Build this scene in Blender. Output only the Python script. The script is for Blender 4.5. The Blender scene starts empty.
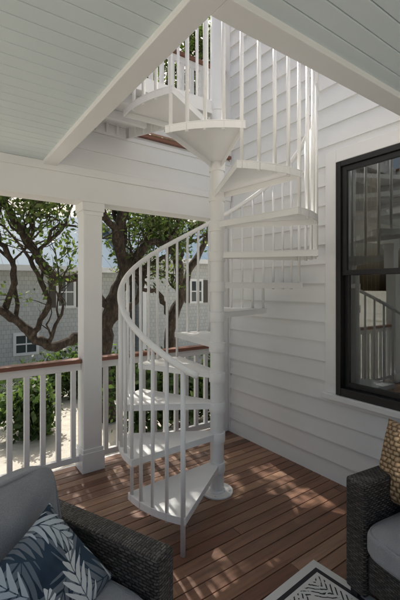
import bpy, math, random
import numpy as np
from mathutils import Vector, Matrix
random.seed(7); rng=np.random.default_rng(7)
S=bpy.context.scene
R=math.radians

# ---------------------------------------------------------------- helpers
def link(o,parent=None):
    S.collection.objects.link(o)
    if parent: o.parent=parent
    return o
def empty(name,loc=(0,0,0),rz=0):
    e=bpy.data.objects.new(name,None); e.location=loc; e.rotation_euler=(0,0,rz); e.empty_display_size=.2
    return link(e)
class MB:
    def __init__(s): s.v=[];s.f=[];s.c=[]
    def face(s,pts,col=None):
        n=len(s.v); s.v+= [tuple(p) for p in pts]; s.f.append(tuple(range(n,n+len(pts)))); s.c.append(col if col else (random.random(),)*3)
    def box(s,x0,x1,y0,y1,z0,z1,col=None):
        if col is None: col=(random.random(),random.random(),random.random())
        n=len(s.v)
        s.v+=[(x0,y0,z0),(x1,y0,z0),(x1,y1,z0),(x0,y1,z0),(x0,y0,z1),(x1,y0,z1),(x1,y1,z1),(x0,y1,z1)]
        for f in ((0,3,2,1),(4,5,6,7),(0,1,5,4),(1,2,6,5),(2,3,7,6),(3,0,4,7)):
            s.f.append(tuple(n+i for i in f)); s.c.append(col)
    def tube(s,pts,rad,seg=8,cap=True,col=None):
        if col is None: col=(random.random(),)*3
        pts=[Vector(p) for p in pts]; n0=len(s.v); N=len(pts)
        if not hasattr(rad,'__len__'): rad=[rad]*N
        up=None
        for i,p in enumerate(pts):
            t=(pts[min(i+1,N-1)]-pts[max(i-1,0)]).normalized()
            if up is None:
                a=Vector((0,0,1)) if abs(t.z)<.9 else Vector((1,0,0))
                up=(a-t*a.dot(t)).normalized()
            else:
                up=(up-t*up.dot(t)).normalized()
            b=t.cross(up)
            for k in range(seg):
                an=2*math.pi*k/seg
                q=p+(up*math.cos(an)+b*math.sin(an))*rad[i]; s.v.append(tuple(q))
        for i in range(N-1):
            for k in range(seg):
                k2=(k+1)%seg
                s.f.append((n0+i*seg+k,n0+i*seg+k2,n0+(i+1)*seg+k2,n0+(i+1)*seg+k)); s.c.append(col)
        if cap:
            s.f.append(tuple(n0+k for k in reversed(range(seg)))); s.c.append(col)
            s.f.append(tuple(n0+(N-1)*seg+k for k in range(seg))); s.c.append(col)
    def prism(s,poly,z0,z1,col=None):
        if col is None: col=(random.random(),)*3
        n=len(s.v);m=len(poly)
        s.v+=[(x,y,z0) for x,y in poly]+[(x,y,z1) for x,y in poly]
        s.f.append(tuple(n+i for i in reversed(range(m)))); s.c.append(col)
        s.f.append(tuple(n+m+i for i in range(m))); s.c.append(col)
        for i in range(m):
            j=(i+1)%m; s.f.append((n+i,n+j,n+m+j,n+m+i)); s.c.append(col)
    def build(s,name,mat,parent=None,bevel=0,smooth=False,uv=True,bseg=2):
        me=bpy.data.meshes.new(name); me.from_pydata(s.v,[],s.f); me.update()
        me.materials.append(mat)
        ca=me.color_attributes.new('tint','FLOAT_COLOR','CORNER')
        arr=np.ones((len(me.loops),4),dtype=np.float32)
        i=0
        for f,c in zip(s.f,s.c):
            arr[i:i+len(f),:3]=c; i+=len(f)
        ca.data.foreach_set('color',arr.ravel())
        if uv:
            ul=me.uv_layers.new(name='UVMap'); uvs=np.zeros((len(me.loops),2),dtype=np.float32)
            i=0
            for p in me.polygons:
                nx,ny,nz=[abs(a) for a in p.normal]
                for vi in p.vertices:
                    x,y,z=me.vertices[vi].co
                    if nz>=nx and nz>=ny: uvs[i]=(x,y)
                    elif nx>=ny: uvs[i]=(y,z)
                    else: uvs[i]=(x,z)
                    i+=1
            ul.data.foreach_set('uv',uvs.ravel())
        if smooth: me.polygons.foreach_set('use_smooth',[True]*len(me.polygons))
        o=bpy.data.objects.new(name,me); link(o,parent)
        if bevel:
            m=o.modifiers.new('b','BEVEL'); m.width=bevel; m.segments=bseg; m.limit_method='ANGLE'; m.angle_limit=R(40)
        return o

# ---------------------------------------------------------------- materials
class N:
    def __init__(s,name):
        s.m=bpy.data.materials.new(name); s.m.use_nodes=True; s.t=s.m.node_tree; s.t.nodes.clear()
        s.out=s.t.nodes.new('ShaderNodeOutputMaterial'); s.b=s.t.nodes.new('ShaderNodeBsdfPrincipled')
        s.t.links.new(s.b.outputs[0],s.out.inputs[0])
    def n(s,typ,**kw):
        nd=s.t.nodes.new('ShaderNode'+typ)
        for k,v in kw.items():
            if k.startswith('_'): setattr(nd,k[1:],v)
            else: nd.inputs[k.replace('__',' ')].default_value=v
        return nd
    def l(s,a,b): s.t.links.new(a,b)
    def ramp(s,fac,stops,interp='LINEAR'):
        r=s.t.nodes.new('ShaderNodeValToRGB'); r.color_ramp.interpolation=interp
        el=r.color_ramp.elements
        while len(el)<len(stops): el.new(.5)
        for e,(p,c) in zip(el,stops): e.position=p; e.color=(c[0],c[1],c[2],1)
        s.l(fac,r.inputs[0]); return r.outputs[0]
    def math(s,op,a,b=None,c=None):
        m=s.t.nodes.new('ShaderNodeMath'); m.operation=op
        for i,x in enumerate((a,b,c)):
            if x is None: continue
            if isinstance(x,(int,float)): m.inputs[i].default_value=x
            else: s.l(x,m.inputs[i])
        return m.outputs[0]
    def mix(s,f,a,b,mode='MIX'):
        m=s.t.nodes.new('ShaderNodeMix'); m.data_type='RGBA'; m.blend_type=mode
        for i,x in ((0,f),(6,a),(7,b)):
            if isinstance(x,(int,float)): m.inputs[i].default_value=x
            elif isinstance(x,tuple): m.inputs[i].default_value=(x[0],x[1],x[2],1)
            else: s.l(x,m.inputs[i])
        return m.outputs[2]
    def bump(s,h,strength=.3,dist=.01):
        b=s.n('Bump'); b.inputs['Strength'].default_value=strength; b.inputs['Distance'].default_value=dist
        s.l(h,b.inputs['Height']); s.l(b.outputs[0],s.b.inputs['Normal']); return b
    def coord(s,kind='Object',scale=(1,1,1),rot=(0,0,0)):
        c=s.n('TexCoord'); m=s.n('Mapping'); m.inputs['Scale'].default_value=scale; m.inputs['Rotation'].default_value=rot
        s.l(c.outputs[kind],m.inputs[0]); return m.outputs[0]
    def noise(s,vec,scale,detail=4,rough=.55):
        n=s.n('TexNoise',Scale=scale,Detail=detail,Roughness=rough); s.l(vec,n.inputs['Vector']); return n.outputs['Fac']

def paint(name,col,rough=.45,var=.06,bs=.12):
    a=N(name); v=a.coord('Object')
    n1=a.noise(v,2.2,3)
    c=a.ramp(n1,[(.3,tuple(x*(1-var) for x in col)),(.7,col)])
    a.l(c,a.b.inputs['Base Color']); a.b.inputs['Roughness'].default_value=rough
    if bs>.08:
        n2=a.noise(v,60,2); a.bump(n2,bs,.002)
    return a.m
M_white=paint('white_paint',(.86,.865,.86),.45,.04)
M_metal=paint('white_powder_coat',(.87,.875,.87),.35,.03,.06)
M_siding=paint('white_siding_paint',(.85,.86,.86),.5,.05,.2)
M_ceil=paint('pale_aqua_paint',(.70,.79,.81),.5,.04,.1)
M_black=paint('black_window_paint',(.012,.012,.013),.35,.06,0)
M_dark=paint('interior_dark',(.10,.07,.05),.8,.06,0)
M_curtain=paint('interior_linen',(.42,.30,.19),.9,.06,0)

def wood(name,stops,rough=.42,axis=0,wc=(.32,.235,.18)):
    a=N(name)
    at=a.n('Attribute',_attribute_name='tint'); sep=a.n('SeparateColor'); a.l(at.outputs['Color'],sep.inputs[0])
    sc=[14,14,14]; sc[axis]=.9
    v=a.coord('Object',tuple(sc))
    add=a.n('VectorMath',_operation='ADD'); a.l(v,add.inputs[0])
    mul=a.n('VectorMath',_operation='SCALE'); a.l(at.outputs['Color'],mul.inputs[0]); mul.inputs['Scale'].default_value=40; a.l(mul.outputs[0],add.inputs[1])
    g=a.noise(add.outputs[0],2.2,6,.65)
    base=a.ramp(sep.outputs[0],stops)
    gr=a.ramp(g,[(.28,(.5,.46,.44)),(.5,(.92,.92,.92)),(.75,(1.25,1.18,1.12))])
    c=a.mix(1.0,base,gr,'MULTIPLY')
    w=a.noise(a.coord('Object'),1.6,4)
    wf=a.ramp(w,[(.45,(0,0,0)),(.8,(.25,.25,.25))])
    c=a.mix(wf,c,wc)
    a.l(c,a.b.inputs['Base Color'])
    rr=a.math('MULTIPLY_ADD',g,.35,rough-.12); a.l(rr,a.b.inputs['Roughness'])
    a.bump(g,.35,.003)
    return a.m
M_deck=wood('ipe_deck_wood',[(0,(.115,.052,.032)),(.25,(.26,.135,.082)),(.45,(.16,.072,.044)),(.65,(.35,.205,.13)),(.85,(.19,.085,.052)),(1,(.43,.28,.19))],.38)
M_cap=wood('mahogany_rail_wood',[(0,(.22,.095,.06)),(1,(.28,.12,.08))],.4,0,(.24,.13,.10))

# ---------------------------------------------------------------- layout constants (metres)
WX=2.73; BY=3.20; CZ=2.63; UP=3.055
OX,OY=0.835,1.10
PX,PY=1.826,2.32
RAD=.76; STEP=33.3; RISE=.235; A0=216.
PX0,PY0=-1.0,-.55

# ---------------------------------------------------------------- deck floor
mb=MB(); y=PY0; bw=.088
while y<3.40:
    x=PX0-random.random()*1.5
    while x<WX-.01:
        L=random.uniform(1.0,2.6); x1=min(x+L,WX-.012)
        if x1-max(x,PX0)>.05: mb.box(max(x,PX0),x1-.002,y,y+bw-.005,-.03,0)
        x+=L
    y+=bw
deck=mb.build('wood_deck',M_deck,bevel=.0025)
mb=MB(); mb.box(PX0,WX-.01,PY0,3.40,-.22,-.04); mb.build('deck_joists',M_dark,deck)
mb=MB(); mb.box(PX0,WX-.01,3.402,3.43,-.30,-.002); mb.box(PX0,WX-.01,3.405,3.425,-.9,-.303)
mb.build('fascia',M_white,deck)

# ---------------------------------------------------------------- house wall (lap siding)
house=empty('white_lap_siding_house')
EXP=.165
def lap(mb,y0,y1,z0,z1,X=WX):
    i=math.floor((z0+1)/EXP)
    while -1+i*EXP<z1:
        b=-1+i*EXP; t=b+EXP; lo=max(b,z0); hi=min(t,z1)
        p=lambda z:.020-(z-b)/EXP*.018
        c=(random.random(),)*3
        a0,a1=X-p(lo),X-p(hi)
        mb.face([(a0,y1,lo),(a0,y0,lo),(a1,y0,hi),(a1,y1,hi)],c)
        mb.face([(X,y1,lo),(X,y0,lo),(a0,y0,lo),(a0,y1,lo)],c)
        i+=1
def lapY(mb,x0,x1,z0,z1,Y):
    i=math.floor((z0+1)/EXP)
    while -1+i*EXP<z1:
        b=-1+i*EXP; t=b+EXP; lo=max(b,z0); hi=min(t,z1)
        p=lambda z:.018-(z-b)/EXP*.016
        a0,a1=Y-p(lo),Y-p(hi); c=(.5,)*3
        mb.face([(x0,a0,lo),(x1,a0,lo),(x1,a1,hi),(x0,a1,hi)],c)
        mb.face([(x0,Y,lo),(x1,Y,lo),(x1,a0,lo),(x0,a0,lo)],c)
        i+=1
WY1,WY0=1.855,.93; WZ0,WZ1=.745,2.63
T=.105
mb=MB()
lap(mb,WY1+T,3.30,-.9,6.4); lap(mb,WY0-T,WY1+T,-.9,WZ0-.09); lap(mb,WY0-T,WY1+T,WZ1+T,6.4); lap(mb,-1.5,WY0-T,-.9,6.4)
mb.build('lap_siding',M_siding,house)
mb=MB()
mb.box(WX+.004,WX+.14,WY1,3.30,-.9,6.4); mb.box(WX+.004,WX+.14,-1.5,WY0,-.9,6.4)
mb.box(WX+.004,WX+.14,WY0,WY1,-.9,WZ0); mb.box(WX+.004,WX+.14,WY0,WY1,WZ1,6.4)
mb.box(WX+.14,9,3.16,3.30,-.9,6.4); mb.box(WX+.14,9,-1.5,-1.36,-.9,6.4); mb.box(8.86,9,-1.36,3.16,-.9,6.4)
mb.build('wall_core',M_siding,house)
mb=MB(); mb.box(WX-.022,WX+.003,3.21,3.31,0,6.4); mb.box(WX-.021,WX+.09,3.311,3.335,-.9,6.4)
mb.build('corner_board',M_white,house,bevel=.003)
mb=MB()
mb.face([(2.55,-1.8,6.4),(9.3,-1.8,6.4),(9.3,3.6,6.4),(2.55,3.6,6.4)]); 
mb.face([(2.55,-1.8,6.42),(9.3,-1.8,6.42),(5.9,-1.8,8.4)]);mb.face([(2.55,3.6,6.42),(5.9,3.6,8.4),(9.3,3.6,6.42)])
mb.face([(2.55,-1.8,6.42),(5.9,-1.8,8.4),(5.9,3.6,8.4),(2.55,3.6,6.42)]);mb.face([(9.3,-1.8,6.42),(9.3,3.6,6.42),(5.9,3.6,8.4),(5.9,-1.8,8.4)])
mb.build('roof',paint('roof_metal',(.45,.47,.48)),house)
mb=MB()
mb.box(WX-.026,WX+.003,WY1+.001,WY1+T,WZ0-.02,WZ1+T)
mb.box(WX-.026,WX+.003,WY0-T,WY0-.001,WZ0-.02,WZ1+T)
mb.box(WX-.028,WX+.003,WY0,WY1,WZ1+.001,WZ1+T)
mb.box(WX-.06,WX+.003,WY0-T-.02,WY1+T+.02,WZ0-.065,WZ0-.021)
mb.box(WX-.024,WX+.003,WY0-T,WY1+T,WZ0-.10,WZ0-.067)
mb.build('window_trim',M_white,house,bevel=.003)
mb=MB(); fx=WX-.035
fw=.045
mb.box(fx,WX+.08,WY1-fw,WY1-.001,WZ0-.019,WZ1-.001); mb.box(fx,WX+.08,WY0+.001,WY0+fw,WZ0-.019,WZ1-.001)
mb.box(fx+.001,WX+.08,WY0+fw,WY1-fw,WZ1-fw,WZ1-.002); mb.box(fx+.001,WX+.08,WY0+fw,WY1-fw,WZ0-.018,WZ0+fw)
MR=1.725
def sash(x,z0,z1):
    a0,a1=WY0+fw+.001,WY1-fw-.001; w=.042
    mb.box(x,x+.03,a0,a0+w,z0,z1); mb.box(x,x+.03,a1-w,a1,z0,z1)
    mb.box(x+.001,x+.029,a0+w,a1-w,z0,z0+w); mb.box(x+.001,x+.029,a0+w,a1-w,z1-w,z1)
sash(WX-.015,MR-.022,WZ1-fw-.001); sash(WX+.02,WZ0+fw+.001,MR+.022)
mb.build('window_frame',M_black,house,bevel=.003)
g=N('window_glass'); g.t.nodes.remove(g.b)
gl=g.n('BsdfGlossy',Roughness=.0); gl.inputs['Color'].default_value=(.9,.95,.95,1); tr=g.n('BsdfTransparent'); tr.inputs['Color'].default_value=(.8,.85,.82,1)
lw=g.n('Fresnel',IOR=1.6); f=g.math('MULTIPLY_ADD',lw.outputs[0],1.0,.16); mx=g.n('MixShader'); g.l(f,mx.inputs[0]); g.l(tr.outputs[0],mx.inputs[1]); g.l(gl.outputs[0],mx.inputs[2]); g.l(mx.outputs[0],g.out.inputs[0])
mb=MB(); 
for x,z0,z1 in ((WX,MR,WZ1-.07),(WX+.035,WZ0+.07,MR)):
    mb.face([(x,WY1-.07,z0),(x,WY0+.07,z0),(x,WY0+.07,z1),(x,WY1-.07,z1)])
mb.build('window_glass',g.m,house)
mb=MB(); x0,x1,a,b,z0,z1=WX+.141,5.4,-.6,3.0,0,2.9
mb.face([(x0,a,z0),(x0,b,z0),(x1,b,z0),(x1,a,z0)]);mb.face([(x0,a,z1),(x1,a,z1),(x1,b,z1),(x0,b,z1)])
mb.face([(x1,a,z0),(x1,b,z0),(x1,b,z1),(x1,a,z1)]);mb.face([(x0,a,z0),(x1,a,z0),(x1,a,z1),(x0,a,z1)]);mb.face([(x0,b,z0),(x1,b,z0),(x1,b,z1),(x0,b,z1)])
mb.build('interior_room',M_curtain,house)
mb=MB(); n=60; pts=[(WX+.20+.025*math.sin(i*.9),WY1+.05-.30*i/n) for i in range(n+1)]
for i in range(n): mb.face([(*pts[i],.1),(*pts[i+1],.1),(*pts[i+1],2.7),(*pts[i],2.7)])
mb.build('curtain',M_curtain,house,smooth=True)

# ---------------------------------------------------------------- ceiling
TW=.105
ceil=empty('beadboard_ceiling')
mb=MB(); y=PY0; w=.092
while y<BY-.002:
    y1=min(y+w,BY-.002)
    if y<OY-.06 : mb.box(PX0,WX-.02,y,min(y1,OY-.05)-.0035,CZ,CZ+.02)
    else: mb.box(PX0,OX-.07,y,y1-.0035,CZ,CZ+.02)
    y+=w
mb.build('boards',M_ceil,ceil,bevel=.004,bseg=2)
mb=MB(); mb.box(PX0,OX-.03,OY-.03,BY,CZ+.021,UP-.06); mb.box(PX0,WX-.02,PY0,OY-.03,CZ+.021,UP-.06)
mb.build('floor_structure',M_white,ceil)
mb=MB()
mb.box(OX-TW,OX,OY-TW,BY-.002,CZ-.03,CZ+.018); mb.box(OX+.001,WX-.02,OY-TW,OY,CZ-.029,CZ+.018)
mb.box(OX-.029,OX-.002,OY-.001,BY-.002,CZ+.021,UP-.02); mb.box(OX-.029,WX-.02,OY-.029,OY-.002,CZ+.0215,UP-.021)
mb.build('opening_trim',M_white,ceil,bevel=.003)
mb=MB(); y=PY0
while y<BY:
    y1=y+.135
    xe=OX+.01 if y1>OY+.01 else WX-.02
    mb.box(PX0,xe,y,y1-.006,UP-.03,UP); y+=.14
mb.build('upper_deck_boards',M_deck,ceil,bevel=.003)

# ---------------------------------------------------------------- back beam
beam=empty('porch_beam')
mb=MB(); mb.box(PX0,WX-.025,BY,3.40,2.345,2.66); mb.box(PX0,WX-.025,BY-.018,BY-.001,2.56,CZ-.001)
mb.build('beam_wrap',M_white,beam,bevel=.004)
mb=MB(); lapY(mb,OX,WX-.02,2.66,3.0,BY+.02); mb.build('band_siding',M_siding,beam)
mb=MB(); mb.box(PX0,WX-.025,BY+.022,3.40,2.661,UP-.03); mb.build('band_core',M_white,beam)
mb=MB(); mb.box(PX0,WX-.025,BY-.02,3.44,UP-.029,UP+.005); mb.build('wood_edge',M_cap,beam,bevel=.004)

def column(cx,cy,par):
    mb=MB(); h=.082
    mb.box(cx-h,cx+h,cy-h,cy+h,.0,2.345)
    for hh,z0,z1 in ((.100,.001,.17),(.092,.17,.20),(.100,2.27,2.344),(.091,2.235,2.27)):
        mb.box(cx-hh,cx+hh,cy-hh,cy+hh,z0,z1)
    mb.build('shaft',M_white,par,bevel=.004)
column(1.15,3.295,empty('porch_column'))
column(-.90,3.295,empty('porch_column.001')); column(-.90,-.45,empty('porch_column.002'))
col3=empty('porch_pilaster'); mb=MB(); mb.box(WX-.10,WX-.024,3.235,3.375,0,2.344); mb.build('shaft',M_white,col3,bevel=.004)

# ---------------------------------------------------------------- railings
def railing(name,x0,x1,Y,zb,h=.98):
    e=empty(name)
    mb=MB(); mb.box(x0,x1,Y-.05,Y+.05,zb+h-.035,zb+h); mb.build('wood_cap',M_cap,e,bevel=.006)
    mb=MB(); mb.box(x0,x1,Y-.02,Y+.02,zb+h-.10,zb+h-.036); mb.box(x0,x1,Y-.02,Y+.02,zb+.08,zb+.13)
    n=int((x1-x0)/.122); s=(x1-x0)/n
    for i in range(n):
        x=x0+s*(i+.5); mb.box(x-.02,x+.02,Y-.0185,Y+.0185,zb+.13,zb+h-.10)
    mb.build('balusters',M_white,e,bevel=.003); return e
railing('porch_railing',-.81,1.066,3.30,0)
railing('porch_railing.001',1.236,WX-.103,3.30,0)
railing('upper_railing',PX0,WX-.03,3.32,UP,1.0)
er=empty('stairwell_railing'); mb=MB()
mb.box(OX-.10,WX-.03,OY-.10,OY-.06,UP+.95,UP+1.0); mb.box(OX-.10,OX-.06,OY-.06,2.2,UP+.95,UP+1.0)
x=OX-.05
while x<WX-.05: mb.box(x-.012,x+.012,OY-.092,OY-.068,UP,UP+.95); x+=.11
y=OY+.02
while y<2.2: mb.box(OX-.092,OX-.068,y-.012,y+.012,UP,UP+.95); y+=.11
mb.build('bars',M_white,er)

# ---------------------------------------------------------------- spiral staircase
st=empty('spiral_staircase')
def pol(a,r): return (PX+r*math.cos(R(a)),PY+r*math.sin(R(a)))
mb=MB()
mb.tube([(PX,PY,.012),(PX,PY,4.05)],.054,32)
mb.tube([(PX,PY,4.05),(PX,PY,4.06),(PX,PY,4.075)],[.064,.064,.03],32)
mb.tube([(PX,PY,0.001),(PX,PY,.014)],.125,40); mb.tube([(PX,PY,.014),(PX,PY,.03)],[.066,.058],32)
for k in range(4):
    a=45+90*k; x,y=pol(a,.098); mb.tube([(x,y,.014),(x,y,.024)],.009,6)
o=mb.build('centre_pole',M_metal,st,bevel=.0015)
for p in o.data.polygons: p.use_smooth=abs(p.normal.z)<.5
mb=MB()
TH=.047
def wedge(a_hi,a_lo,z):
    n=8
    out=[pol(a_lo+(a_hi-a_lo)*i/n,RAD) for i in range(n+1)]
    def off(a,r,s):
        x,y=pol(a,r); return (x-math.sin(R(a))*s,y+math.cos(R(a))*s)
    lo_in=off(a_lo,.03,-.03); hi_in=off(a_hi,.03,.03)
    poly=[lo_in]+out+[hi_in]
    mb.prism(poly,z-.006,z)
    t=.006
    m=len(poly)
    for i in range(m-1):
        p,q=Vector(poly[i]),Vector(poly[i+1]); d=(q-p).normalized(); nrm=Vector((-d.y,d.x))
        a,b=p+nrm*t,q+nrm*t
        mb.prism([tuple(p+nrm*.0008),tuple(q+nrm*.0008),tuple(b),tuple(a)],z-TH,z-.0062)
for k in range(1,13):
    a=A0-STEP*(k-1); z=RISE*k
    wedge(a+1.5,a-STEP-2.5,z)
o=mb.build('treads',M_metal,st,bevel=.0012)
mb=MB()
for k in range(1,14):
    z=RISE*k; mb.tube([(PX,PY,z-.075),(PX,PY,z+.004)],.064,28)
o=mb.build('hubs',M_metal,st,bevel=.003)
for p in o.data.polygons: p.use_smooth=abs(p.normal.z)<.5
L=[(PX-.05,PY+.0),(PX-.03,PY+.05),(1.44,3.17),(OX+.012,3.17),(OX+.012,PY+.02)]
mb=MB(); mb.prism(L,UP-.006,UP+.002)
m=len(L)
for i in range(m):
    p,q=Vector(L[i]),Vector(L[(i+1)%m]); d=(q-p).normalized(); nrm=Vector((-d.y,d.x))*-1
    mb.prism([tuple(p+nrm*.001),tuple(q+nrm*.001),tuple(q+nrm*.009),tuple(p+nrm*.009)],UP-.10,UP-.007)
for yy in (2.6,2.9): mb.box(OX+.03,1.50 if yy>2.8 else 1.64,yy-.02,yy+.02,UP-.08,UP-.0075)
mb.build('landing',M_metal,st)
def railz(a): return RISE*((A0-a)/STEP+1)+.885
mb=MB()
br=.0122
BR=RAD-.013
for k in range(1,13):
    for j in range(4):
        a=A0-STEP*(k-1)-STEP*j/4
        x,y=pol(a,BR); zb=RISE*k-TH-.01
        if j==0: zb=(RISE*(k-1)-TH if k>1 else 0.0)
        mb.tube([(x,y,zb),(x,y,railz(a))],br if not(k==1 and j==0) else .0155,12)
p0=Vector((PX-.04,PY+.08)); p1=Vector((1.45,3.15)); p2=Vector((OX+.03,3.15))
for P,Q,n in ((p0,p1,9),(p1,p2,6)):
    for i in range(n+1):
        q=P.lerp(Q,i/n); mb.tube([(q.x,q.y,UP-.09),(q.x,q.y,UP+.95)],br,8)
mb.tube([(p0.x,p0.y,UP+.95),(p1.x,p1.y,UP+.95),(p2.x,p2.y,UP+.95)],.019,10)
o=mb.build('balusters',M_metal,st)
for p in o.data.polygons: p.use_smooth=abs(p.normal.z)<.5
mb=MB(); pts=[]
a=A0+7
while a>=A0-STEP*12:
    x,y=pol(a,BR); pts.append((x,y,railz(min(a,A0)) - (.006*(max(0,a-A0))) )); a-=2.5
mb.tube(pts,.0205,16); mb.build('handrail',M_metal,st,smooth=True)

# ---------------------------------------------------------------- wicker armchairs
a=N('charcoal_wicker'); uv=a.coord('UV')
br_=a.n('TexBrick',_offset=.5,_offset_frequency=2)
RH,BW=.0115,.034
for k,v in {'Scale':1,'Mortar Size':.0022,'Mortar Smooth':.6,'Bias':0,'Brick Width':BW,'Row Height':RH}.items(): br_.inputs[k].default_value=v
br_.inputs['Color1'].default_value=(.12,.108,.10,1); br_.inputs['Color2'].default_value=(.040,.036,.035,1); br_.inputs['Mortar'].default_value=(.005,.005,.005,1)
wb=a.noise(uv,18,2); wv_=a.n('VectorMath',_operation='ADD'); a.l(uv,wv_.inputs[0])
cx_=a.n('CombineXYZ'); a.l(a.math('MULTIPLY',a.math('SUBTRACT',wb,.5),.012),cx_.inputs[0]); a.l(a.math('MULTIPLY',a.math('SUBTRACT',wb,.5),.006),cx_.inputs[1]); a.l(cx_.outputs[0],wv_.inputs[1]); uv=wv_.outputs[0]
a.l(uv,br_.inputs['Vector'])
nz=a.noise(uv,35,3); c=a.mix(.6,br_.outputs['Color'],a.ramp(nz,[(.3,(.4,.4,.4)),(.7,(1.4,1.35,1.3))]),'MULTIPLY'); a.l(c,a.b.inputs['Base Color'])
a.b.inputs['Roughness'].default_value=.45
sx=a.n('SeparateXYZ'); a.l(uv,sx.inputs[0])
ph=a.math('ADD',a.math('MULTIPLY',sx.outputs[0],2*math.pi/BW),a.math('MULTIPLY',a.math('FLOOR',a.math('DIVIDE',sx.outputs[1],RH)),math.pi))
wv=a.math('SINE',ph); h=a.math('ADD',a.math('MULTIPLY',a.math('SUBTRACT',1,br_.outputs['Fac']),1.0),a.math('MULTIPLY',wv,.5)); a.bump(h,1,.005)
M_wicker=a.m
def fabric(name,col,dark=.85):
    a=N(name); v=a.coord('Object')
    n=a.noise(v,6,4); n2=a.noise(v,420,2); 
    c=a.ramp(n,[(.3,tuple(x*dark for x in col)),(.7,col)]); c=a.mix(.5,c,a.ramp(n2,[(.35,(.6,.6,.6)),(.65,(1.25,1.25,1.25))]),'MULTIPLY')
    a.l(c,a.b.inputs['Base Color']); a.b.inputs['Roughness'].default_value=.95
    a.b.inputs['Sheen Weight'].default_value=.1
    n3=a.noise(v,9,3); a.bump(a.math('ADD',a.math('MULTIPLY',n2,.25),a.math('MULTIPLY',n3,2)),.6,.008); return a.m
M_cush=fabric('grey_cushion_fabric',(.34,.345,.36))
M_pipe=fabric('grey_piping',(.29,.295,.31))

def cube_grid(n):
    vs={};faces=[]
    def vid(p):
        k=tuple(round(x,5) for x in p)
        if k not in vs: vs[k]=len(vs)
        return vs[k]
    for ax in range(3):
        for sgn in (-1,1):
            for i in range(n):
                for j in range(n):
                    q=[]
                    for (di,dj) in ((0,0),(1,0),(1,1),(0,1)):
                        c=[0,0,0]; c[ax]=sgn; c[(ax+1)%3]=-1+2*(i+di)/n; c[(ax+2)%3]=-1+2*(j+dj)/n; q.append(vid(c))
                    faces.append(q if sgn>0 else q[::-1])
    return [list(k) for k in vs],faces
def soft(name,size,mat,parent,kind='cushion',loc=(0,0,0),rot=(0,0,0),n=30,seed=0,piping=True):
    V,F=cube_grid(n); out=[]
    for x,y,z in V:
        if kind=='cushion':
            k=7; d=(abs(x)**k+abs(y)**k+abs(z)**k)**(1/k); X,Y,Z=x/d,y/d,z/d
            puff=1+.30*(1-X*X)*(1-Y*Y)
            Z*=puff*.85
            X*=1+.014*math.sin(Y*5+seed); Z+=.04*math.sin(X*4+seed)*math.sin(Y*3.3+seed)
            Z*=1+.05*math.sin(X*9+Y*4+seed)
        else:
            X,Y=x,y; e=max(0,(1-abs(x)**2.6))*max(0,(1-abs(y)**2.6))
            Z=z*(e**.45)*.97+ (z*.03)
            X=x*(1-.07*(1-y*y)); Y=y*(1-.07*(1-x*x))
            Z*=1+.10*math.sin(x*5+seed)*math.sin(y*4+seed)+.04*math.sin(x*13+y*6)
        out.append((X*size[0]/2,Y*size[1]/2,Z*size[2]/2))
    me=bpy.data.meshes.new(name); me.from_pydata(out,[],F); me.update(); me.materials.append(mat)
    me.polygons.foreach_set('use_smooth',[True]*len(me.polygons))
    o=bpy.data.objects.new(name,me); link(o,parent); o.location=loc; o.rotation_euler=rot
    if kind=='cushion' and piping:
        for s in (-1,1):
            m2=MB(); pts=[]
            for i in range(97):
                t=2*math.pi*i/96; cx,sy=math.cos(t),math.sin(t); k=7
                d=(abs(cx)**k+abs(sy)**k)**(1/k); X,Y=cx/d,sy/d
                d2=(abs(X)**k+abs(Y)**k+.86**k)**(1/k)
                pts.append((X/d2*size[0]/2*1.002,Y/d2*size[1]/2*1.002,s*.86/d2*.85*size[2]/2*1.0))
            m2.tube(pts,.0045,8,cap=False); m2.build('piping',M_pipe,o,smooth=True)
    return o
def armchair(name,loc,rz,sd,sy=-.055,seat=.365,AW=.12):
    e=empty(name,loc,rz); xi=.39-AW
    mb=MB()
    mb.box(-.39,-xi,-.38,.40,.05,.62); mb.box(xi,.39,-.38,.40,.05,.62)
    mb.box(-xi+.001,xi-.001,.27,.40,.05,.70)
    mb.box(-xi+.001,xi-.001,-.365,.269,.09,seat-.095)
    mb.build('woven_frame',M_wicker,e,bevel=.018,bseg=4)
    mb=MB()
    for x in (-.35,.35):
        for y in (-.34,.36): mb.box(x-.02,x+.02,y-.02,y+.02,0,.049)
    mb.build('feet',M_black,e)
    soft('seat_cushion',(2*xi-.004,.68,.15),M_cush,e,loc=(0,sy,seat),seed=sd)
    soft('back_cushion',(2*xi+.01,.46,.17),M_cush,e,loc=(0,.19,.62),rot=(R(76),0,0),seed=sd+3)
    return e
ch1=armchair('wicker_armchair',(.244,1.406,0),R(24.1),1,-.055,.425,.105)
ch2=armchair('wicker_armchair.001',(2.088,.72,0),R(-97.5),4,-.09)

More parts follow.
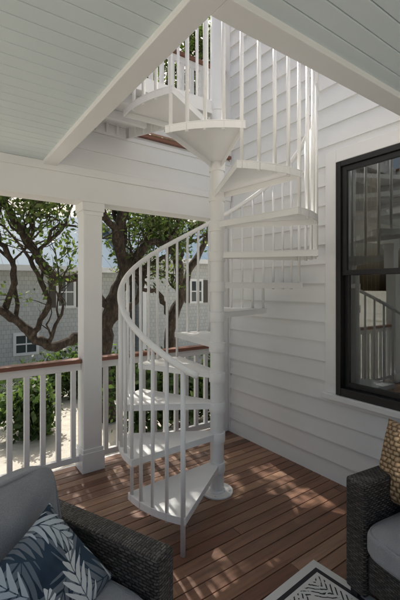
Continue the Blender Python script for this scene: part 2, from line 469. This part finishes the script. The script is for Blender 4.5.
# leaf pillow
a=N('leaf_print_fabric'); v=a.coord('Object')
VS=6.2
def layer(off,phase,wd):
    vv=a.n('VectorMath',_operation='ADD'); a.l(v,vv.inputs[0]); vv.inputs[1].default_value=(off,off*.7,0)
    flat=a.n('VectorMath',_operation='MULTIPLY'); a.l(vv.outputs[0],flat.inputs[0]); flat.inputs[1].default_value=(1,1,0)
    vo=a.n('TexVoronoi',Scale=VS,_voronoi_dimensions='2D'); vo.inputs['Randomness'].default_value=.9; a.l(flat.outputs[0],vo.inputs['Vector'])
    sp=a.n('SeparateColor'); a.l(vo.outputs['Color'],sp.inputs[0])
    ang=a.math('MULTIPLY_ADD',sp.outputs[0],6.283,phase)
    sub=a.n('VectorMath',_operation='SUBTRACT'); a.l(flat.outputs[0],sub.inputs[0]); a.l(vo.outputs['Position'],sub.inputs[1])
    s2=a.n('VectorMath',_operation='SCALE'); s2.inputs['Scale'].default_value=VS; a.l(sub.outputs[0],s2.inputs[0])
    vr=a.n('VectorRotate',_rotation_type='Z_AXIS'); a.l(s2.outputs[0],vr.inputs['Vector']); a.l(ang,vr.inputs['Angle'])
    sx=a.n('SeparateXYZ'); a.l(vr.outputs[0],sx.inputs[0])
    ax=a.math('ABSOLUTE',a.math('ADD',sx.outputs[1],a.math('MULTIPLY',a.math('POWER',sx.outputs[0],2.0),.35)))
    ser=a.math('SINE',a.math('MULTIPLY',a.math('ADD',sx.outputs[0],a.math('MULTIPLY',ax,-1.3)),26))
    wd2=a.math('MULTIPLY_ADD',ser,.11,wd)
    leaf=a.math('SUBTRACT',wd2,a.math('ADD',ax,a.math('MULTIPLY',a.math('POWER',sx.outputs[0],2.0),.55)))
    m=a.math('MULTIPLY',a.math('MULTIPLY',a.math('GREATER_THAN',leaf,0),a.math('GREATER_THAN',ser,-.75)),a.math('GREATER_THAN',ax,.010))
    return m,a.ramp(sp.outputs[1],[(0,(.70,.71,.70)),(.5,(.45,.52,.57)),(1,(.76,.76,.73))])
bgc=a.ramp(a.noise(v,9,2),[(.4,(.012,.026,.050)),(.6,(.028,.055,.088))])
m1,c1=layer(0,0,.36); m2,c2=layer(.36,1.3,.26)
cc=a.mix(m1,bgc,a.mix(.75,c1,bgc)); cc=a.mix(m2,cc,c2)
a.l(cc,a.b.inputs['Base Color']); a.b.inputs['Roughness'].default_value=.9
a.bump(a.noise(v,300,2),.2,.002); M_leafp=a.m
p1=soft('throw_pillow',(.37,.37,.14),M_leafp,None,'pillow',seed=2)
p1.matrix_world=Matrix.Translation((.325,1.36,.575))@Matrix.Rotation(R(20),4,'Z')@Matrix.Rotation(R(50),4,'X')@Matrix.Rotation(R(20),4,'Z')
# woven pillow
a=N('woven_hyacinth'); v=a.coord('Object')
sx=a.n('SeparateXYZ'); a.l(v,sx.inputs[0])
wob=a.noise(v,14,3)
oy=a.math('MULTIPLY_ADD',wob,.028,sx.outputs[1]); ox=a.math('MULTIPLY_ADD',wob,.04,sx.outputs[0])
row=a.math('FLOOR',a.math('DIVIDE',oy,.024)); 
fy=a.math('ABSOLUTE',a.math('SINE',a.math('MULTIPLY',oy,math.pi/.024)))
fx_=a.math('ABSOLUTE',a.math('SINE',a.math('ADD',a.math('MULTIPLY',ox,math.pi/.034),a.math('MULTIPLY',row,1.57))))
h=a.math('MULTIPLY',a.math('POWER',fy,.5),a.math('POWER',fx_,.5))
nn=a.noise(v,80,4); c=a.ramp(h,[(.1,(.16,.10,.05)),(.55,(.38,.26,.15)),(1,(.56,.42,.26))]); c=a.mix(.6,c,a.ramp(nn,[(.3,(.5,.5,.5)),(.7,(1.4,1.3,1.2))]),'MULTIPLY')
a.l(c,a.b.inputs['Base Color']); a.b.inputs['Roughness'].default_value=.8; a.bump(a.math('ADD',h,a.math('MULTIPLY',nn,.4)),1,.012); M_hy=a.m
p2=soft('woven_pillow',(.40,.42,.17),M_hy,None,'pillow',seed=5)
p2.matrix_world=Matrix.Translation((2.04,.93,.655))@Matrix.Rotation(R(-97),4,'Z')@Matrix.Rotation(R(70),4,'X')

# rug
a=N('rug_weave'); v=a.coord('Object')
sx=a.n('SeparateXYZ'); a.l(v,sx.inputs[0])
d=a.noise(v,14,3)
dx=a.math('ADD',sx.outputs[0],a.math('MULTIPLY',d,.03)); dy=a.math('ADD',sx.outputs[1],a.math('MULTIPLY',d,.03))
fr=lambda e,p,w: a.math('LESS_THAN',a.math('FRACT',a.math('DIVIDE',e,p)),w)
d1=a.math('ADD',dx,dy); d2=a.math('SUBTRACT',dx,dy)
blk=a.math('LESS_THAN',a.math('FRACT',a.math('DIVIDE',dx,.24)),.5)
s1=a.math('MULTIPLY',fr(d1,.032,.32),blk); s2=a.math('MULTIPLY',fr(d2,.032,.32),a.math('SUBTRACT',1,blk))
ln=a.math('MAXIMUM',s1,s2)
ln=a.math('MULTIPLY',ln,a.math('GREATER_THAN',a.noise(v,30,3),.42))
ins=a.math('MULTIPLY',a.math('LESS_THAN',sx.outputs[0],-.09),a.math('LESS_THAN',sx.outputs[1],-.09))
bd=a.math('SUBTRACT',a.math('MULTIPLY',a.math('LESS_THAN',sx.outputs[0],-.045),a.math('LESS_THAN',sx.outputs[1],-.045)),a.math('MULTIPLY',a.math('LESS_THAN',sx.outputs[0],-.07),a.math('LESS_THAN',sx.outputs[1],-.07)))
mk=a.math('MAXIMUM',a.math('MULTIPLY',ln,ins),bd)
a.l(a.mix(mk,(.66,.66,.64),(.03,.03,.035)),a.b.inputs['Base Color']); a.b.inputs['Roughness'].default_value=.95
a.bump(a.noise(v,500,2),.4,.003)
mb=MB(); mb.box(-2.2,0,-1.7,0,.003,.011)
rug=mb.build('outdoor_rug',a.m,bevel=.002); rug.location=(1.82,1.40,0); rug.rotation_euler=(0,0,R(4))

# ---------------------------------------------------------------- ground
a=N('sandy_ground'); v=a.coord('Object')
n=a.noise(v,.35,5); n2=a.noise(v,7,4)
c=a.ramp(n,[(.30,(.28,.28,.19)),(.45,(.48,.46,.40)),(.75,(.58,.56,.51))]); c=a.mix(.4,c,a.ramp(n2,[(.3,(.6,.6,.6)),(.7,(1.1,1.1,1.1))]),'MULTIPLY')
a.l(c,a.b.inputs['Base Color']); a.b.inputs['Roughness'].default_value=.95; a.bump(n2,.5,.05)
mb=MB(); mb.face([(-300,-300,-.9),(300,-300,-.9),(300,300,-.9),(-300,300,-.9)]); mb.build('ground',a.m)

# ---------------------------------------------------------------- neighbour houses
a=N('grey_shingles'); v=a.coord('UV')
b_=a.n('TexBrick',_offset=.5)
for k,vv in {'Scale':1,'Mortar Size':.005,'Mortar Smooth':.3,'Bias':0,'Brick Width':.12,'Row Height':.13}.items(): b_.inputs[k].default_value=vv
b_.inputs['Color1'].default_value=(.60,.62,.60,1); b_.inputs['Color2'].default_value=(.52,.54,.53,1); b_.inputs['Mortar'].default_value=(.33,.34,.34,1)
a.l(v,b_.inputs['Vector']); a.l(b_.outputs['Color'],a.b.inputs['Base Color']); a.b.inputs['Roughness'].default_value=.8; a.bump(a.math('SUBTRACT',1,b_.outputs['Fac']),.4,.015); M_shing=a.m
a=N('blue_metal_roof'); v=a.coord('Object'); sx=a.n('SeparateXYZ'); a.l(v,sx.inputs[0])
rb=a.math('LESS_THAN',a.math('FRACT',a.math('DIVIDE',sx.outputs[0],.4)),.08)
a.l(a.mix(rb,(.14,.22,.29),(.09,.15,.21)),a.b.inputs['Base Color']); a.b.inputs['Metallic'].default_value=0; a.b.inputs['Roughness'].default_value=.7; a.b.inputs['Specular IOR Level'].default_value=.2; M_roof=a.m
M_shut=paint('bronze_shutter',(.07,.06,.05),.5)
a=N('dark_pane'); a.b.inputs['Base Color'].default_value=(.07,.085,.09,1); a.b.inputs['Roughness'].default_value=.05; M_pane=a.m
def nb_house(name,x0,x1,y0,y1,eave,ridge,wins):
    e=empty(name)
    mb=MB(); mb.box(x0,x1,y0,y1,-.9,eave)
    mb.face([(x0,y0,eave),(x0,(y0+y1)/2,ridge-.1),(x0,y1,eave)]); mb.face([(x1,y0,eave),(x1,y1,eave),(x1,(y0+y1)/2,ridge-.1)])
    mb.build('walls',M_shing,e)
    mb=MB(); ym=(y0+y1)/2; o=.35
    mb.face([(x0-o,y0-o,eave-.05),(x1+o,y0-o,eave-.05),(x1+o,ym,ridge),(x0-o,ym,ridge)]); mb.face([(x0-o,y1+o,eave-.05),(x0-o,ym,ridge),(x1+o,ym,ridge),(x1+o,y1+o,eave-.05)])
    mb.build('roof',M_roof,e)
    mb=MB(); mb.box(x0-o,x1+o,y0-o-.03,y0-o-.002,eave-.2,eave-.04); mb.box(x0-.02,x0+.12,y0-.03,y0-.002,-.9,eave-.1)
    mp=MB(); ms=MB()
    for (wx,wz,w,h,sh) in wins:
        mp.box(wx,wx+w,y0-.01,y0+.01,wz,wz+h)
        for b in ((wx-.08,wx,wz-.08,wz+h+.1),(wx+w,wx+w+.08,wz-.08,wz+h+.1)): mb.box(b[0],b[1],y0-.04,y0-.003,b[2],b[3])
        mb.box(wx,wx+w,y0-.04,y0-.003,wz+h,wz+h+.1); mb.box(wx,wx+w,y0-.05,y0-.003,wz-.08,wz)
        mb.box(wx,wx+w,y0-.03,y0-.011,wz+h*.5-.02,wz+h*.5+.02); mb.box(wx+w*.5-.015,wx+w*.5+.015,y0-.028,y0-.011,wz,wz+h)
        if sh:
            for sx0 in (wx-.08-w*.5,wx+w+.08):
                ms.box(sx0+.01,sx0+w*.5-.01,y0-.05,y0-.003,wz-.05,wz+h+.05)
    mb.build('trim',M_white,e); mp.build('panes',M_pane,e)
    if ms.v: ms.build('shutters',M_shut,e,bevel=.01)
    return e
nb_house('shingle_house',-9,5.6,12,20,2.3,4.6,[(2.0,-.30,.55,.5,False),(3.2,1.05,.45,.85,True)])
nb_house('shingle_house.001',5.9,16,11.6,20,2.7,4.9,[(7.9,1.1,.45,.75,True)])

# ---------------------------------------------------------------- trees
a=N('oak_bark'); v=a.coord('Object',(1,1,.35)); n=a.noise(v,16,6,.75)
c=a.ramp(n,[(.35,(.018,.013,.010)),(.52,(.065,.048,.036)),(.7,(.17,.14,.11))]); a.l(c,a.b.inputs['Base Color']); a.b.inputs['Roughness'].default_value=.95; a.bump(n,1,.06); M_bark=a.m
def leafmat(name,c0,c1,c2):
    a=N(name); at=a.n('Attribute',_attribute_name='tint'); sp=a.n('SeparateColor'); a.l(at.outputs['Color'],sp.inputs[0])
    c=a.ramp(sp.outputs[0],[(0,c0),(.55,c1),(1,c2)]); a.l(c,a.b.inputs['Base Color']); a.b.inputs['Roughness'].default_value=.5
    t=a.n('BsdfTranslucent'); a.l(a.mix(1,c,(1.6,1.75,.9),'MULTIPLY'),t.inputs['Color']); mx=a.n('MixShader'); mx.inputs[0].default_value=.5
    a.l(a.b.outputs[0],mx.inputs[1]); a.l(t.outputs[0],mx.inputs[2]); a.l(mx.outputs[0],a.out.inputs[0]); return a.m
M_leaf=leafmat('oak_leaves',(.035,.060,.020),(.085,.125,.040),(.16,.20,.08))
M_shrub=leafmat('shrub_leaves',(.025,.050,.018),(.06,.10,.035),(.11,.16,.06))
def leaves(name,P,size,mat,parent,elong=1.8):
    n=len(P); P=np.asarray(P,dtype=np.float64)
    d=rng.normal(size=(n,3)); d/=np.linalg.norm(d,axis=1)[:,None]
    e=rng.normal(size=(n,3)); e-=d*(e*d).sum(1)[:,None]; e/=np.linalg.norm(e,axis=1)[:,None]
    s=size*rng.uniform(.6,1.3,(n,1)); a_=d*s*elong*.5; b_=e*s*.5
    V=np.stack([P-a_,P+b_*.9,P+a_,P-b_*.9],1).reshape(-1,3)
    me=bpy.data.meshes.new(name); me.vertices.add(4*n); me.vertices.foreach_set('co',V.ravel())
    me.loops.add(4*n); me.loops.foreach_set('vertex_index',np.arange(4*n,dtype=np.int32))
    me.polygons.add(n); me.polygons.foreach_set('loop_start',np.arange(0,4*n,4,dtype=np.int32)); me.polygons.foreach_set('loop_total',np.full(n,4,dtype=np.int32))
    me.update(); me.validate()
    ca=me.color_attributes.new('tint','FLOAT_COLOR','CORNER'); t=np.repeat(rng.uniform(0,1,n),4)
    arr=np.ones((4*n,4),dtype=np.float32); arr[:,0]=t; ca.data.foreach_set('color',arr.ravel())
    me.materials.append(mat); o=bpy.data.objects.new(name,me); return link(o,parent)
def crom(P,sub=6):
    P=[Vector(p) for p in P]; out=[]
    for i in range(len(P)-1):
        p0=P[max(i-1,0)];p1=P[i];p2=P[i+1];p3=P[min(i+2,len(P)-1)]
        for k in range(sub):
            t=k/sub; out.append(.5*((2*p1)+(p2-p0)*t+(2*p0-5*p1+4*p2-p3)*t*t+(3*p1-p0-3*p2+p3)*t**3))
    out.append(P[-1]); return out
def tree(name,limbs,leaf_n,lsize,seed):
    r=random.Random(seed); e=empty(name); mb=MB(); tips=[]
    def twig(p,d,L,rad,depth):
        pts=[p.copy()]; q=p.copy(); dd=d.normalized()
        for i in range(6):
            dd=(dd+Vector((r.uniform(-.6,.6),r.uniform(-.6,.6),r.uniform(-.4,.5)))).normalized(); q=q+dd*L/6; pts.append(q.copy())
        mb.tube(pts,[rad*(1-.13*i) for i in range(7)],5,cap=False)
        if depth==0: tips.extend(pts[4:])
        else:
            for i in range(r.randint(2,4)):
                b=pts[r.randint(1,6)]; twig(b,(dd+Vector((r.uniform(-1,1),r.uniform(-1,1),r.uniform(-.3,.8)))),L*.62,rad*.5,depth-1)
            twig(pts[-1],dd,L*.6,rad*.4,depth-1)
    for pts,r0,r1,nt in limbs:
        C=crom(pts); m=len(C)
        C=[c+Vector((r.gauss(0,.016),r.gauss(0,.016),r.gauss(0,.016))) for c in C]
        mb.tube(C,[(r0+(r1-r0)*i/(m-1))*(1+.12*math.sin(i*1.7)) for i in range(m)],12)
        for i in range(nt):
            k=int(m*(.35+.63*(i+r.random())/nt)); k=min(k,m-1)
            t=(C[k]-C[max(0,k-2)]).normalized() if k>2 else Vector((0,0,1))
            twig(C[k],t+Vector((r.uniform(-1.1,1.1),r.uniform(-.9,.9),r.uniform(.0,1.1))),r.uniform(.9,1.5),r1*.65+.01,2)
        twig(C[-1],(C[-1]-C[-4]),1.3,r1*.8,2)
    mb.build('trunk_and_limbs',M_bark,e,smooth=True,uv=False)
    T=np.array([tuple(t) for t in tips]); T=T[T[:,1]>3.9]
    idx=rng.integers(0,len(T),leaf_n)
    P=T[idx]+rng.normal(size=(leaf_n,3))*.10
    keep=(P[:,1]>3.9)&(rng.uniform(0,1,len(P))<np.clip((P[:,2]-.9)/2.2,.12,1))
    leaves('foliage',P[keep],lsize,M_leaf,e)
    return e
tree('oak_tree',[
 ([(2.75,6.8,-.95),(2.6,6.75,.2),(2.68,6.6,1.2),(2.92,6.5,1.9),(2.75,6.4,2.6),(2.95,6.2,3.5),(2.6,6.0,4.6)],.17,.07,7),
 ([(2.62,6.75,.3),(2.2,6.6,.75),(1.7,6.5,.62),(1.3,6.4,.85),(.9,6.3,1.25),(.3,6.2,1.55),(-.5,6.1,2.3)],.10,.045,4),
 ([(2.68,6.6,1.2),(2.15,6.5,1.75),(1.65,6.3,1.78),(1.25,6.2,2.2),(.9,6.1,2.8),(.4,6.0,3.4)],.08,.04,5),
 ([(2.92,6.5,1.9),(3.4,6.4,2.45),(4.0,6.3,2.55),(4.6,6.2,3.1),(5.2,6.1,3.9)],.085,.04,5),
 ([(2.75,6.4,2.6),(2.2,6.0,3.0),(1.6,5.6,3.7),(1.0,5.4,4.4)],.07,.035,5),
 ([(1.3,6.4,.85),(1.5,6.2,1.4),(1.25,6.1,2.0),(1.7,6.0,2.6)],.05,.025,3),
 ([(2.68,6.6,1.0),(3.1,6.4,1.35),(3.3,6.3,2.0),(3.7,6.2,2.3),(3.6,6.1,3.0)],.06,.025,3),
 ([(.9,6.3,1.25),(1.0,6.2,1.9),(.75,6.1,2.5),(.95,6.0,3.2)],.05,.025,3),
],21000,.052,11)
tree('oak_tree.001',[
 ([(4.55,7.4,-.95),(4.35,7.2,.6),(4.55,7.1,1.6),(4.25,6.9,2.4),(3.8,6.7,3.2),(3.9,6.4,4.4)],.14,.06,6),
 ([(4.55,7.1,1.6),(5.0,7.0,2.4),(5.3,6.8,3.4),(5.1,6.5,4.5)],.09,.045,5),
 ([(4.35,7.2,.9),(3.9,7.0,1.5),(3.5,6.9,1.6),(3.2,6.8,2.2)],.06,.03,3),
 ([(3.9,6.4,4.4),(3.5,6.0,5.0),(3.9,5.6,5.6)],.06,.03,4),
 ([(5.1,6.5,4.5),(4.8,6.1,5.2),(5.2,5.8,5.8)],.05,.03,4),
],17000,.052,5)
def shrub(name,c,rad,n,size=.06):
    e=empty(name); mb=MB()
    for i in range(9):
        an=random.random()*6.28; mb.tube([(c[0],c[1],-.9),(c[0]+math.cos(an)*rad[0]*.5,c[1]+math.sin(an)*rad[1]*.5,-.9+rad[2]*1.2)],[.02,.008],5)
    mb.build('stems',M_bark,e,uv=False)
    cl=rng.normal(size=(28,3)); cl/=np.linalg.norm(cl,axis=1)[:,None]; cl*=rng.uniform(.4,.9,(28,1))
    P=cl[rng.integers(0,28,n)]+rng.normal(size=(n,3))*.2
    P=P*np.array(rad)+np.array((c[0],c[1],-.9+rad[2]*.9)); P=P[P[:,2]>-.9]; leaves('foliage',P,size,M_shrub,e)
shrub('shrub',(3.4,5.9,0),(1.0,.5,.65),5000,.07)
shrub('shrub.001',(4.6,5.6,0),(.9,.5,.7),5000,.07)
shrub('shrub.002',(1.35,6.9,0),(.5,.5,.5),3000,.07)
shrub('shrub.003',(-.3,8.6,0),(1.2,.6,.8),4000,.08)
shrub('shrub.004',(3.2,8.8,0),(1.6,.5,.6),4000,.08)
pe=empty('palmetto'); mb=MB()
for i in range(26):
    an=random.random()*6.28; base=Vector((1.05,8.2,-.55)); L=random.uniform(.6,.95); el=random.uniform(.2,1.2)
    d=Vector((math.cos(an)*math.cos(el),math.sin(an)*math.cos(el),math.sin(el)))
    tip=base+d*L*.6; side=d.cross(Vector((0,0,1))).normalized(); up=side.cross(d)
    mb.tube([base,tip],[.008,.005],4,cap=False)
    for k in range(13):
        f=(k-6)/6*1.3; dd=(d*math.cos(f)+side*math.sin(f)); q=tip+dd*L*.55-Vector((0,0,.08)); w=up.cross(dd).normalized()*.014
        c=(random.random(),)*3
        mb.face([tip,tip+dd*L*.25+w,q,tip+dd*L*.25-w],c)
mb.build('fronds',M_shrub,pe,uv=False)
e=empty('distant_trees'); cs=[]
mb=MB()
for i in range(40):
    x=-20+i*1.6+random.uniform(-.6,.6); y=random.uniform(24,32); h=random.uniform(3.5,6)
    mb.tube([(x,y,-.9),(x+random.uniform(-.5,.5),y,h*.7)],[.2,.08],6)
    for k in range(10): cs.append((x+random.gauss(0,1.1),y+random.gauss(0,.9),random.uniform(.5,h)))
mb.build('trunks',M_bark,e,uv=False)
cs=np.array(cs); n=22000; P=cs[rng.integers(0,len(cs),n)]+rng.normal(size=(n,3))*.55; leaves('foliage',P,.28,M_leaf,e)

# ---------------------------------------------------------------- light
elev,az=R(51),R(7)
w=bpy.data.worlds.new('World'); S.world=w; w.use_nodes=True; nt=w.node_tree
bg=nt.nodes['Background']; sky=nt.nodes.new('ShaderNodeTexSky'); sky.sky_type='NISHITA'; sky.sun_disc=False
sky.sun_elevation=elev; sky.sun_rotation=az; sky.air_density=1.2; sky.dust_density=8; sky.ozone_density=.8
nt.links.new(sky.outputs[0],bg.inputs[0]); bg.inputs[1].default_value=.15
sl=bpy.data.lights.new('sun','SUN'); sl.energy=5; sl.angle=R(.6); sl.color=(1,.95,.87)
so=link(bpy.data.objects.new('sun',sl)); d=Vector((math.sin(az)*math.cos(elev),math.cos(az)*math.cos(elev),math.sin(elev)))
so.rotation_euler=d.to_track_quat('Z','Y').to_euler(); so.location=d*20

# ---------------------------------------------------------------- camera
cd=bpy.data.cameras.new('camera'); cd.sensor_fit='HORIZONTAL'; cd.sensor_width=36; cd.lens=33.75; cd.shift_y=-.03; cd.clip_end=600; cd.clip_start=.05
co=link(bpy.data.objects.new('camera',cd)); co.location=(0,0,1.6); co.rotation_euler=(R(90),0,R(-35.6))
S.camera=co
S.view_settings.view_transform='Standard'; S.view_settings.look='None'; S.view_settings.exposure=0
